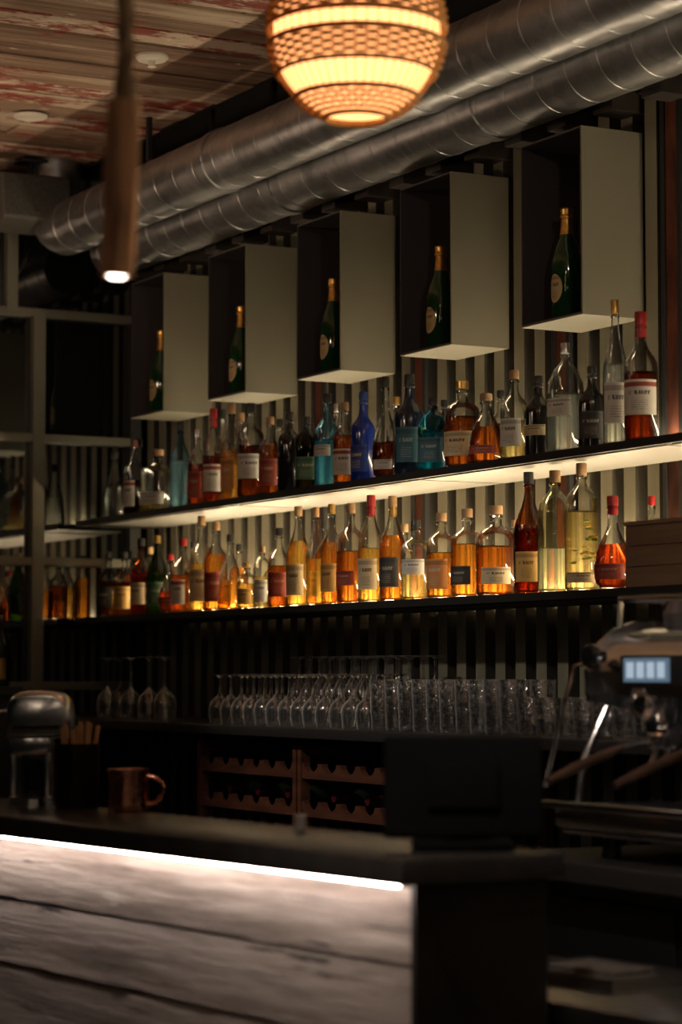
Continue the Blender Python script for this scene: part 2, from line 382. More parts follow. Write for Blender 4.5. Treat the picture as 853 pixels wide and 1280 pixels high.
# ------------------------------------------------------------------ bottles
PROF={
'std':[(0,0),(.9,0),(1,.02),(1,.54),(.985,.58),(.93,.62),(.80,.66),(.60,.695),(.44,.73),(.34,.77),(.30,.82),(.30,1)],
'tall':[(0,0),(.9,0),(1,.02),(1,.50),(.97,.55),(.87,.60),(.70,.66),(.50,.72),(.37,.78),(.30,.84),(.29,1)],
'squat':[(0,0),(.9,0),(1,.03),(1,.58),(.985,.64),(.92,.69),(.75,.73),(.50,.76),(.34,.79),(.30,.82),(.30,1)],
'bulb':[(0,0),(.7,0),(.88,.05),(.97,.12),(1,.20),(.98,.30),(.88,.41),(.70,.50),(.50,.58),(.34,.66),(.27,.73),(.26,1)],
'cone':[(0,0),(.95,0),(1,.03),(.94,.25),(.84,.42),(.70,.55),(.52,.64),(.38,.71),(.29,.78),(.28,1)],
'dome':[(0,0),(.92,0),(1,.03),(1,.58),(.985,.65),(.92,.72),(.78,.77),(.55,.805),(.35,.835),(.27,.86),(.27,1)],
}
LQ={'amber':(.90,.56,.19),'gold':(.96,.74,.32),'dark':(.68,.33,.11),'red':(.60,.20,.08),'pale':(.96,.87,.58),'clear':(.93,.95,.94),
    'orange':(.88,.48,.16),'blue':(.55,.82,.90),'brown':(.44,.18,.07)}
GL={'clear':glass('glass_clear',(.94,.95,.93)),'teal':glass('glass_teal',(.10,.50,.62)),'green':glass('glass_green',(.10,.28,.07)),
    'blue':glass('glass_blue_tint',(.55,.80,.92)),'amberg':glass('glass_amber',(.70,.36,.13)),'olive':glass('glass_olive',(.10,.12,.03)),
    'black':pbr('bottle_black',(.012,.012,.012),.12,coat=.5),'navy':pbr('bottle_navy',(.008,.016,.035),.2,coat=.5),
    'cobalt':pbr('bottle_cobalt',(.010,.03,.24),.15,coat=.5),'yellowcit':glass('glass_yel',(.95,.92,.70))}
CP={'k':pbr('cap_black',(.02,.02,.02),.35),'r':pbr('cap_red',(.26,.012,.012),.35),'g':pbr('cap_gold',(.6,.38,.12),.3,.9),'w':pbr('cap_cork_wood',(.30,.18,.09),.7,0,40,.3),
    's':pbr('cap_silver',(.6,.6,.6),.25,1),'b':pbr('cap_blue',(.02,.05,.2),.3),'n':pbr('cap_brown',(.10,.04,.03),.5)}
LB={'cr':lab_cream,'wh':labelmat('label_white',(.66,.64,.58),(.12,.10,.10)),'re':labelmat('label_red',(.34,.05,.03),(.6,.45,.3)),
    'bk':labelmat('label_black',(.03,.03,.03),(.5,.4,.25)),'go':labelmat('label_gold',(.60,.36,.10),(.15,.06,.02)),'wr':labelmat('label_white_redband',(.64,.60,.52),(.1,.08,.08),(.25,.04,.03)),
    'bl':labelmat('label_blue',(.02,.06,.34),(.9,.65,.1)),'or':labelmat('label_orange',(.62,.26,.07),(.7,.6,.45)),'te':labelmat('label_teal',(.03,.12,.16),(.4,.5,.5)),'gr':labelmat('label_green',(.06,.15,.08),(.5,.5,.35))}
def bottle(name,px,ytop,w,kind,liq,fill,gl,cap,lab,zs,Y=3.60,lz=(.10,.46),sq=0,caplen=.10,mid=None,nf=None,fruit=0):
    top=onY(px,ytop,Y); hgt=top.z-zs; R=dep(top)*w*1.10/F/2*(.90 if sq else 1.0)
    if zs<ZU-.1: hgt=min(hgt,.338)
    az=math.radians(-52+random.uniform(-20,20))
    pr=[(r*R,z*hgt*.985) for r,z in PROF[kind]]
    if R*.26<.0085: pr=[(max(r,.0085) if (z>.6*hgt) else r,z) for r,z in pr]
    mb=MB(); body=.70*hgt
    g=GL[gl]; opaque=gl in('black','navy','cobalt')
    mb.lathe(pr,g,sq=sq,az=az,sqlim=body if sq else 0)
    if liq and not opaque:
        fill=fill+random.uniform(-.12,.06)
        fz=fill*hgt; lp=[(0,.006),(pr[1][0]*.88,.006)]
        for i in range(2,len(pr)):
            r,z=pr[i]
            if z+.004<fz: lp.append((max(r-.0025,r*.86),max(z,.010)))
            else:
                r0,z0=pr[i-1]; q=(fz-z0)/(z-z0+1e-9); q=max(0,min(1,q)); lp.append((max((r0+(r-r0)*q)-.0025,.003),fz)); break
        lp.append((0,fz))
        mb.lathe(lp,liquid('liquid_'+liq,LQ[liq]),sq=sq,az=az,sqlim=body if sq else 0,seg=24)
    if fruit:
        fm=[pbr('citrus_peel',(.75,.60,.06),.5),pbr('herb_leaf',(.25,.45,.05),.5)]
        for q in range(fruit):
            a=random.uniform(0,6.28); rr=random.uniform(.2,.6)*R; zz=random.uniform(.18,.55)*hgt; fr_=random.uniform(.005,.010)
            mb.lathe([(0,-fr_*.5),(fr_*.8,-fr_*.35),(fr_,0),(fr_*.8,fr_*.35),(0,fr_*.5)],fm[q%2],(rr*math.cos(a),rr*math.sin(a),zz),10)
    nr=pr[-1][0]; cr=nr*1.16; c0=hgt*(1-caplen)
    mb.lathe([(nr*1.02,c0),(cr,c0+.001),(cr,hgt-.002),(cr*.9,hgt),(0,hgt)],CP[cap],seg=18)
    mb.lathe([(nr*1.0,c0-.010),(nr*1.22,c0-.009),(nr*1.22,c0-.004),(nr*1.0,c0-.003)],g if not opaque else CP[cap],seg=18)
    if lab:
        rb=[]; half=random.uniform(.75,1.15); lo,hi=lz; lo+=random.uniform(0,.04); hi-=random.uniform(0,.06)
        for k in range(7):
            z=hgt*(lo+(hi-lo)*k/6)
            for i in range(1,len(pr)):
                if pr[i][1]>=z:
                    r0,z0=pr[i-1]; r1,z1=pr[i]; q=(z-z0)/(z1-z0+1e-9); rb.append((r0+(r1-r0)*q+.0008,z)); break
        mb.lathe(rb,LB[lab],arc=(az-half,az+half),seg=18,sq=sq,az=az,sqlim=body if sq else 0,uv=True)
    if nf:
        mb.lathe([(pr[-1][0]*1.08,hgt*.80),(pr[-1][0]*1.08,hgt*.90)],CP[nf],seg=18)
    mb.obj(name,(top.x,Y,zs),ang=40,fixn=True)
U=ZU+.0005; W=ZL+.0005
up=[
('whiskey_bottle',144,565,27,'cone','clear',.5,'clear','k',None,{}),
('brandy_bottle',168,550,24,'std','brown',.55,'clear','n','wr',{}),
('liqueur_decanter',198,562,38,'squat','pale',.35,'clear','w','wh',{'sq':4,'lz':(.08,.35)}),
('vodka_bottle',226,527,25,'tall','clear',.6,'blue','k',None,{}),
('rum_bottle',247,537,22,'std','red',.6,'clear','s','re',{}),
('liqueur_bottle',267,511,25,'std','red',.6,'clear','r','wr',{'nf':'r'}),
('whiskey_bottle',290,505,25,'tall','gold',.6,'clear','w','or',{}),
('rum_bottle',314,504,31,'squat','brown',.52,'clear','k','wh',{'lz':(.2,.46)}),
('rum_bottle',338,521,26,'std','dark',.6,'clear','w','re',{}),
('liqueur_bottle',362,515,27,'squat',None,0,'black','k',None,{}),
('gin_bottle',384,521,28,'dome','gold',.3,'olive','k','gr',{'sq':4}),
('gin_bottle',409,492,29,'std','blue',.6,'blue','k','wh',{'lz':(.3,.5)}),
('whiskey_bottle',431,503,27,'std','dark',.6,'clear','w','wr',{}),
('vodka_bottle',454,490,28,'std',None,0,'cobalt','b','bl',{}),
('gin_bottle',482,471,31,'bulb','brown',.42,'clear','k','wh',{'lz':(.08,.22)}),
('gin_bottle',512,468,35,'std',None,0,'navy','k','te',{'lz':(.12,.5)}),
('gin_bottle',542,498,36,'dome','blue',.6,'teal','k','te',{'sq':4}),
('cognac_bottle',578,476,41,'squat','dark',.62,'clear','g','cr',{}),
('cognac_bottle',608,492,43,'cone','dark',.6,'clear','w','re',{'lz':(.1,.3)}),
('gin_bottle',643,463,32,'std','pale',.55,'clear','w','wh',{'lz':(.12,.48)}),
('rum_bottle',673,470,31,'std',None,0,'black','k','cr',{'lz':(.22,.4)}),
('gin_bottle',707,429,38,'dome','clear',.6,'clear','s','wh',{'sq':5,'lz':(.3,.5)}),
('liqueur_bottle',740,458,32,'std',None,0,'black','k','bk',{}),
('vodka_bottle',769,375,29,'tall','clear',.62,'clear','g','wh',{'lz':(.14,.44)}),
('liqueur_bottle',801,390,39,'std','red',.6,'clear','r','wr',{'lz':(.18,.48),'nf':'r'}),
]
low=[
('whiskey_bottle',136,690,23,'std','dark',.6,'clear','k','bk',{}),
('whiskey_bottle',156,690,22,'std','amber',.6,'clear','k','go',{}),
('liqueur_bottle',177,673,25,'std','dark',.6,'amberg','k','cr',{}),
('liqueur_bottle',197,670,25,'tall','gold',.5,'green','g','gr',{}),
('liqueur_bottle',213,693,27,'bulb','red',.5,'clear','r','re',{'lz':(.1,.3)}),
('whiskey_bottle',229,673,27,'std','orange',.6,'clear','r','wr',{}),
('whiskey_bottle',252,645,27,'std','gold',.6,'clear','w','cr',{}),
('whiskey_bottle',270,652,27,'std','amber',.6,'clear','w','re',{}),
('whiskey_bottle',288,668,29,'cone','amber',.35,'clear','k',None,{}),
('whiskey_bottle',309,703,22,'squat','gold',.6,'clear','g','go',{}),
('whiskey_bottle',328,683,21,'dome','pale',.5,'clear','w','wh',{}),
('whiskey_bottle',349,660,26,'std','dark',.6,'clear','k','re',{}),
('whiskey_bottle',373,633,27,'tall','gold',.6,'clear','w','cr',{}),
('whiskey_bottle',395,634,23,'tall','gold',.55,'clear','w',None,{}),
('whiskey_bottle',415,630,25,'std','amber',.6,'clear','g','go',{}),
('bourbon_bottle',439,629,31,'squat','orange',.6,'clear','w','re',{'sq':4,'lz':(.14,.38)}),
('bourbon_bottle',464,619,30,'tall','gold',.58,'clear','r','cr',{'nf':'r'}),
('whiskey_bottle',491,620,30,'tall','amber',.6,'clear','w','bk',{'nf':'g'}),
('whiskey_bottle',520,650,34,'squat','pale',.4,'clear','k','wh',{'lz':(.3,.55)}),
('scotch_bottle',552,641,34,'squat','amber',.62,'clear','w','or',{}),
('scotch_bottle',584,636,37,'squat','amber',.62,'clear','w','bk',{'lz':(.1,.4)}),
('bourbon_bottle',620,632,46,'squat','orange',.62,'clear','w','cr',{'lz':(.12,.34)}),
('mezcal_bottle',661,590,35,'tall','brown',.6,'amberg','k','go',{'lz':(.08,.38)}),
('limoncello_bottle',694,588,41,'dome','clear',.35,'yellowcit','w',None,{}),
('infused_gin_bottle',727,570,39,'dome','pale',.62,'clear','w','cr',{'lz':(.06,.15),'fruit':14}),
('liqueur_bottle',766,620,43,'bulb','red',.5,'clear','r','re',{'lz':(.1,.28),'nf':'r'}),
]
for b in up: bottle(*b[:10],U,**b[10])
for b in low: bottle(*b[:10],W,**b[10])
for (n,px,yt,w,k,l,f,g,c,lb) in (('rum_bottle',279,512,22,'std','dark',.6,'clear','k','cr'),('whiskey_bottle',302,516,22,'tall','amber',.6,'clear','w','cr'),
     ('gin_bottle',350,524,22,'std','brown',.5,'clear','k',None),('vodka_bottle',421,505,22,'std','clear',.5,'clear','s',None),('rum_bottle',496,496,24,'std','dark',.6,'clear','g','cr'),
     ('gin_bottle',556,500,24,'std',None,0,'black','k',None),('whiskey_bottle',626,488,26,'std','amber',.6,'clear','k','cr')):
    bottle(n,px,yt,w,k,l,f,g,c,lb,U,Y=3.70)
for (n,px,yt,w,k,l,f,g,c,lb) in (('whiskey_bottle',166,688,20,'std','amber',.6,'clear','k','cr'),('whiskey_bottle',188,684,20,'tall','gold',.6,'clear','w','cr'),
     ('liqueur_bottle',242,676,22,'std','dark',.6,'clear','k','re'),('whiskey_bottle',299,680,22,'std','amber',.6,'clear','k','cr'),('whiskey_bottle',340,690,20,'std','gold',.6,'clear','w','go'),
     ('whiskey_bottle',405,650,22,'std','amber',.6,'clear','k','cr'),('whiskey_bottle',506,655,24,'std','gold',.6,'clear','w','go'),('whiskey_bottle',644,650,24,'std','gold',.6,'clear','w','wh')):
    bottle(n,px,yt,w,k,l,f,g,c,lb,W,Y=3.70)
bottle('liqueur_bottle',815,620,24,'std','red',.6,'clear','r','re',W,Y=3.72)
for px,yt in ((895,408),(935,400)): bottle('rum_bottle',px,yt,36,'std','amber',.6,'clear','k','cr',U)
cr=planks('crate_wood',2,.055,0,[(.14,.08,.05),(.20,.12,.07),(.26,.17,.10)],.2)
p=onY(787,728,3.56)
mb=MB(); x0=p.x; x1=x0+.40; y0,y1=3.55,3.67; z0,z1=W,W+.155
mb.box((x0,y0,z0),(x1,y0+.009,z0+.05),cr); mb.box((x0,y0,z0+.052),(x1,y0+.009,z0+.102),cr); mb.box((x0,y0,z0+.104),(x1,y0+.009,z1),cr)
mb.box((x0,y1-.009,z0),(x1,y1,z1),cr); mb.box((x0,y0+.009,z0),(x0+.012,y1-.009,z1),cr); mb.box((x1-.012,y0+.009,z0),(x1,y1-.009,z1),cr)
mb.box((x0+.012,y0+.009,z0),(x1-.012,y1-.009,z0+.008),cr); mb.box((x0-.006,y0-.004,z1),(x1+.006,y1+.004,z1+.010),cr)
mb.obj('wooden_wine_crate',smooth=False)

# ------------------------------------------------------------------ back counter
ZB=H-.15; YB=3.25
cab=pbr('cabinet_black',(.012,.011,.010),.5); ctop=pbr('back_counter_top',(.035,.033,.032),.3)
mb=MB(); mb.box((XS0,YB,ZB-.03),(-4.42,YW-.002,ZB),ctop,.003)
mb.box((XS0,3.40,0),(-4.45,YW-.002,.86),cab)
for k in range(8):
    x=XS0+.02+k*.52; mb.box((x,3.385,.1),(x+.50,3.40,.84),cab,.004); mb.box((x+.2,3.37,.76),(x+.3,3.385,.775),steel)
for x in (XS0,-4.6): mb.box((x,3.42,.86),(x+.03,YW-.002,ZB-.03),cab)
mb.obj('back_bar_counter',ang=30)
rw=pbr('wine_rack_wood',(.11,.040,.022),.55,0,6,.4,.1,stretch=(1,6,6))
def rack(x0,x1):
    mb=MB(); z0,z1=.861,ZB-.031; y0=3.30
    for x in (x0,x1-.022):
        mb.box((x,y0,z0),(x+.022,y0+.03,z1-.02),rw); mb.box((x,YW-.06,z0),(x+.022,YW-.03,z1-.02),rw); mb.box((x,y0+.03,z1-.055),(x+.022,YW-.06,z1-.02),rw)
    for zr in (z0+.02,z0+.13,z0+.24):
        for yy in (y0+.004,YW-.055):
            n=int((x1-x0-.04)/.1); w=(x1-x0-.04)/n; top=[]
            for k in range(n):
                a=x0+.02+k*w; top.append((a,zr+.045))
                for j in range(9):
                    t=math.pi*j/8; top.append((a+w/2-math.cos(t)*w*.38,zr+.045-math.sin(t)*.026))
            top.append((x1-.02,zr+.045)); poly=[(x0+.02,zr),(x1-.02,zr)]+top[::-1]
            mb.prism(poly,yy,yy+.018,rw,'y')
    mb.obj('wine_rack',smooth=False)
XA=onY(247,947,3.3).x; XM=onY(371,952,3.3).x; XZ=onY(500,960,3.3).x
rack(XA,XM-.005); rack(XM+.005,XZ)
def wine_lying(x,z):
    mb=MB(); R=.036; pr=[(0,0),(.9,0),(1,.02),(1,.6),(.85,.68),(.45,.76),(.36,.82),(.36,1),(0,1)]
    mb.M=Matrix.Rotation(math.radians(90),4,'X')
    mb.lathe([(r*R,q*.29) for r,q in pr],pbr('wine_dark_glass',(.015,.02,.01),.1))
    mb.lathe([(.40*R,.245),(.40*R,.2905),(0,.2905)],pbr('wine_foil',(.1,.01,.02),.4))
    mb.obj('wine_bottle',(x,3.66,z))
for i in range(3): wine_lying(XA+.09+i*.2+.0,.861+.13+.022+.033)
for i in range(3): wine_lying(XM+.10+i*.2,.861+.13+.022+.033)

gg=glass('glassware',(.95,.96,.97),.55,3.2,.06,rim_sheen=.045)
def cutglass():
    m=gg.copy(); m.name='cut_glass'; nt=m.node_tree; tc=N(nt,'ShaderNodeTexCoord'); vo=N(nt,'ShaderNodeTexVoronoi'); vo.inputs['Scale'].default_value=60; L(nt,tc.outputs['Object'],vo.inputs[0])
    bp=N(nt,'ShaderNodeBump'); bp.inputs['Strength'].default_value=.7; bp.inputs['Distance'].default_value=.005; L(nt,vo.outputs[0],bp.inputs['Height'])
    for n in nt.nodes:
        if n.type in('BSDF_GLOSSY','FRESNEL'): L(nt,bp.outputs[0],n.inputs['Normal'])
    return m
cg=cutglass()
def tumbler(mb,x,y,z,r,h):
    mb.lathe([(0,.008),(r*.78,.008),(r*.8,.012),(r*.97,h-.002),(r,h),(r,h-.002),(r*.84,.004),(r*.78,0),(0,0)],cg,(x,y,z),16)
def stem_up(mb,x,y,z,r,bh,sh):
    h=bh+sh
    mb.lathe([(r*.86,0),(r*.97,bh*.3),(r,bh*.5),(r*.85,bh*.78),(r*.45,bh*.95),(.005,bh+.01),(.0035,bh+sh*.5),(.004,h-.012),(r*.4,h-.004),(r*.88,h-.001),(r*.88,h),(0,h)],gg,(x,y,z),20)
mb=MB()
for px in (141,170,193,213):
    p=onY(px,900,3.42); stem_up(mb,p.x,3.40,ZB+.001,.040,.10,.115)
for px in (150,205): p=onY(px,900,3.6); stem_up(mb,p.x,3.6,ZB+.001,.038,.10,.115)
mb.obj('upside_down_wine_glasses')
mb=MB(); x0=onY(282,900,3.36).x; x1=onY(480,900,3.36).x; x=x0
while x<x1:
    for y in (3.34,3.44): stem_up(mb,x+random.uniform(-.004,.004),y,ZB+.001,.036,.085,.07)
    x+=.08
mb.obj('upside_down_cocktail_glasses')
mb=MB(); x0=onY(395,900,3.66).x; x1=onY(540,900,3.66).x; x=x0
while x<x1:
    for y in (3.60,3.69): stem_up(mb,x,y,ZB+.001,.031,.135,.075)
    x+=.07
mb.obj('champagne_flutes')
mb=MB(); x0=onY(482,900,3.32).x; x1=onY(655,900,3.32).x; x=x0
while x<x1:
    for y in (3.31,3.40): tumbler(mb,x+random.uniform(-.004,.004),y,ZB+.001,.034,.140)
    x+=.074
mb.obj('highball_glasses')
mb=MB(); x0=x1+.05; xe=-4.50; x=x0
while x<xe:
    for y in (3.31,3.40): tumbler(mb,x,y,ZB+.001,.038,.096)
    x+=.082
x=x0+.05
while x<xe:
    for y in (3.60,3.69):
        for q in range(2): tumbler(mb,x,y,ZB+.001+q*.098,.038,.096)
    x+=.082
mb.obj('rocks_glasses')

ledge=onX(60,858,XE+.15).z
mb=MB(); mb.box((XE+.004,1.5,ledge-.03),(XE+.26,3.24,ledge),ctop); mb.box((XE+.01,1.5,0),(XE+.22,3.22,ledge-.03),cab); mb.obj('window_ledge_cabinet',smooth=False)
def wine(x,y,z,h=.285):
    mb=MB(); R=.037; pr=[(0,0),(.9,0),(1,.02),(1,.58),(.95,.64),(.7,.71),(.42,.76),(.37,.80),(.36,.97),(.40,.975),(.40,1),(0,1)]
    mb.lathe([(r*R,q*h) for r,q in pr],pbr('wine_dark_glass',(.015,.02,.01),.1)); mb.lathe([(.41*R,.8*h),(.41*R,1.002*h),(0,1.002*h)],CP['k'],seg=16)
    az=-.6
    mb.lathe([(R*1.01,.10*h),(R*1.01,.40*h)],pbr('wine_label_glint',(.75,.46,.12),.35,.6),arc=(az-.9,az+.9),seg=12,uv=True); mb.obj('wine_bottle',(x,y,z))  # gold reflection on the bottle put into the label colour
for px in (4,50):
    p=onX(px,858,XE+.15); wine(p.x,min(p.y,3.19),ledge+.0005,.262)

# ------------------------------------------------------------------ front bar
ZT=H-.29; C0=onZ(503,1075,ZT); rot=math.radians(5.2)
bar=empty('bar_counter',(C0.x,C0.y,0),rot)
topm=pbr('bar_top_dark',(.055,.052,.052),.25,0,12,.25,.05)
bw=planks('bar_front_boards',2,.135,0,[(.055,.038,.030),(.14,.105,.085),(.24,.19,.16),(.38,.32,.28)],1.0,.75,lo=.60,hi=.95,off=-(ZT-.045)+1.35,wvar=.22,fine=.85,na=26,nb=10,bdist=.012,
   paint=[((.035,.022,.017),22,1.6,.585,0),((.46,.41,.36),14,2.0,.64,.04),((.02,.013,.010),70,2.2,.62,0)])
DF=.042
mb=MB(); mb.box((-4,0,ZT-.042),(0,.33,ZT),topm,.003); mb.obj('top_slab',parent=bar)
mb=MB(); z=ZT-.044; rn=random.Random(5)
while z>.12:
    # sawn boards with a slightly wavy lower edge and uneven face
    o=rn.uniform(0,.011); n=60; vs=[];fs=[]
    for i in range(n+1):
        x=-4+(4-.036)*i/n; e0=rn.uniform(0,.0035); e1=rn.uniform(0,.0025); ff=rn.uniform(0,.0015)
        zt=z-e1; zb=z-.131+e0
        vs+=[(x,DF+o+ff,zt),(x,DF+o+ff*.5,(zt+zb)/2),(x,DF+o+ff,zb),(x,DF+.021+o,zb),(x,DF+.021+o,zt)]
    for i in range(n):
        for k in range(5): a=i*5+k; b=i*5+(k+1)%5; fs.append((a,b,b+5,a+5))
    fs.append((0,1,2,3,4)); fs.append(tuple(n*5+k for k in range(5))[::-1])
    mb.add(vs,fs,bw); z-=.135
mb.obj('front_boards',parent=bar,ang=20)
bed=pbr('bar_end_dark',(.016,.012,.010),.6,0,6,.4,.2)
mb=MB(); mb.box((-4,DF+.034,0),(-.034,.31,ZT-.043),black); mb.box((-.034,DF-.001,.1),(-.022,.31,ZT-.043),bed)
mb.box((-4,DF+.016,0),(-.037,DF+.034,.1),black); mb.obj('carcass',parent=bar,smooth=False)
mb=MB(); mb.box((-4,.012,ZT-.0455),(-.036,.022,ZT-.0425),ledb); mb.obj('led_strip',parent=bar,smooth=False)
mb=MB(); mb.M=Matrix.Translation((C0.x,C0.y,0))@Matrix.Rotation(rot,4,'Z')
mb.box((-3.9,.335,.82),(.7,.75,.86),steel,.003); mb.box((-3.9,.36,0),(.68,.73,.82),black); mb.obj('work_counter',ang=30)
p=onZ(752,1212,.88)
# stainless tray with a folded cloth
mb=MB(); mb.box((-.15,-.10,0),(.15,.10,.004),steel); 
for a in ((-.15,-.10,.15,-.096),(-.15,.096,.15,.10),(-.15,-.096,-.146,.096),(.146,-.096,.15,.096)): mb.box((a[0],a[1],.004),(a[2],a[3],.022),steel)
mb.obj('stainless_tray',(p.x,p.y,.861),rot)
mb=MB(); mb.box((-.09,-.055,0),(.09,.055,.012),pbr('towel',(.13,.11,.09),.9,0,50,.2,.4),.005); mb.box((-.085,-.05,.012),(.08,.05,.022),pbr('towel',(.3,.3,.3)),.004); mb.obj('folded_towel',(p.x,p.y,.8655),rot+.1)

def onbar(px,py): p=onZ(px,py,ZT); return (p.x,p.y,ZT+.0005)
def crusher():
    loc=onbar(42,1006); mb=MB()
    mb.M=Matrix.Rotation(math.radians(61.4),4,'Z')
    base=[(math.cos(t)*.062,math.sin(t)*.055) for t in [2*math.pi*k/28 for k in range(28)]]
    mb.prism(base,0,.010,satin,'z'); mb.prism([(a*.93,b*.93) for a,b in base],.010,.016,satin,'z')
    mb.box((-.052,-.035,.016),(-.034,.035,.165),satin,.006)
    mb.box((.026,-.035,.016),(.044,.035,.165),satin,.006)
    mb.lathe([(0,0),(.028,0),(.031,.004),(.034,.085),(.0355,.088),(.032,.086),(.029,.006),(0,.005)],glass('cup_glass',(.45,.55,.75),rim_sheen=.03),(-.003,0,.017),24)
    mb.box((-.05,-.04,.112),(.044,.04,.165),satin,.008)
    def arch(w,h,n=14):
        pts=[(-w,.150),(w+.03,.150)]
        for k in range(n+1):
            t=math.pi*k/n; pts.append((.015+(w+.015)*math.copysign(abs(math.cos(t))**.6,math.cos(t)),.195+h*abs(math.sin(t))**.7))
        return pts
    ring=[(-.056,.80),(-.054,.93),(-.048,.99),(-.040,1.0),(.040,1.0),(.048,.99),(.054,.93),(.056,.80)]
    base_=arch(.058,.062); n=len(base_); vs=[];fs=[]
    for (y,s) in ring:
        for a,b in base_: vs.append((.015+(a-.015)*s,y,.195+(b-.195)*s))
    for j in range(len(ring)-1):
        for i in range(n): fs.append((j*n+i,j*n+(i+1)%n,(j+1)*n+(i+1)%n,(j+1)*n+i))
    fs.append(tuple(range(n))[::-1]); fs.append(tuple((len(ring)-1)*n+i for i in range(n)))
    mb.add(vs,fs,satin)
    mb.box((-.040,-.058,.172),(.066,-.0555,.180),blackg)
    mb.tube([(-.050,-.02,.21),(-.075,-.02,.21),(-.085,-.03,.18),(-.085,-.03,.13)],.005,chrome); mb.tube([(-.085,-.03,.135),(-.085,-.03,.095)],[.008,.010],blackg,14)
    mb.obj('ice_crusher',loc,ang=50)
crusher()
def sticks():
    loc=onbar(96,1011); mb=MB(); dm=pbr('holder_dark_metal',(.03,.028,.03),.3,.6,20,.3,.1)
    mb.lathe([(0,0),(.046,0),(.048,.004),(.050,.138),(.052,.142),(.049,.142),(.046,.006),(0,.006)],dm,seg=32)
    wd=pbr('birch_sticks',(.55,.34,.18),.6,0,30,.2,.1,stretch=(3,3,.5))
    rnd=random.Random(3)
    for k in range(13):
        a=rnd.uniform(0,6.28); r=rnd.uniform(0,.028); x,y=r*math.cos(a),r*math.sin(a); dx,dy=x*.45+rnd.uniform(-.01,.01),y*.45+rnd.uniform(-.01,.01)
        mb.tube([(x*.8,y*.8,.012),(x+dx,y+dy,.165+rnd.uniform(0,.028)),],.0058,wd,8)
    mb.obj('stirrer_holder',loc)
sticks()
def mug():
    loc=onbar(160,1014); mb=MB(); cu=pbr('hammered_copper',(.82,.40,.27),.14,1,55,.15,.5)
    R=.044
    mb.lathe([(0,0),(R*.90,0),(R*.97,.004),(R,.02),(R,.082),(R*1.03,.086),(R*1.03,.090),(R*.97,.089),(R*.95,.08),(R*.95,.006),(0,.006)],cu,seg=40)
    a=math.radians(61.4); d=Vector((math.cos(a),math.sin(a),0))
    pts=[]
    for k in range(15):
        t=math.pi*(k/14)-math.pi/2; pts.append(d*(R*.97+.034*math.cos(t))+Vector((0,0,.045+.030*math.sin(t))))
    mb.tube(pts,.0042,cu,10); mb.obj('copper_mug',loc)
mug()
mb=MB(); mb.lathe([(0,0),(.010,0),(.0115,.002),(.0115,.03),(.009,.033),(0,.033)],pbr('candle_wax',(.25,.2,.16),.5),seg=20); mb.lathe([(0.0,.033),(.001,.033),(.001,.038),(0,.038)],CP['k'],seg=6)
mb.obj('small_candle',onbar(376,1040))
def pos():
    p=onZ(598,1062,ZT); e=MB(); bp=pbr('pos_black_plastic',(.004,.004,.0045),.8,spec=.15)
    e.M=Matrix.Rotation(math.radians(60),4,'Z')
    e.box((-.085,-.05,0),(.085,.07,.018),bp,.006)
    e.prism([(.04,.012),(-.005,.012),(-.035,.12),(.0,.12)],-.03,.03,bp,'x')
    T=e.M.copy(); e.M=T@Matrix.Translation((0,-.02,.105))@Matrix.Rotation(math.radians(-14),4,'X')
    e.box((-.132,-.010,-.085),(.132,.010,.085),bp,.007); e.box((-.12,.010,-.075),(.12,.0115,.075),blackg); e.box((-.06,-.022,-.04),(.06,-.01,.04),bp,.004)
    e.obj('pos_terminal',(p.x-.0,p.y-.03,ZT+.0005),ang=32)
pos()

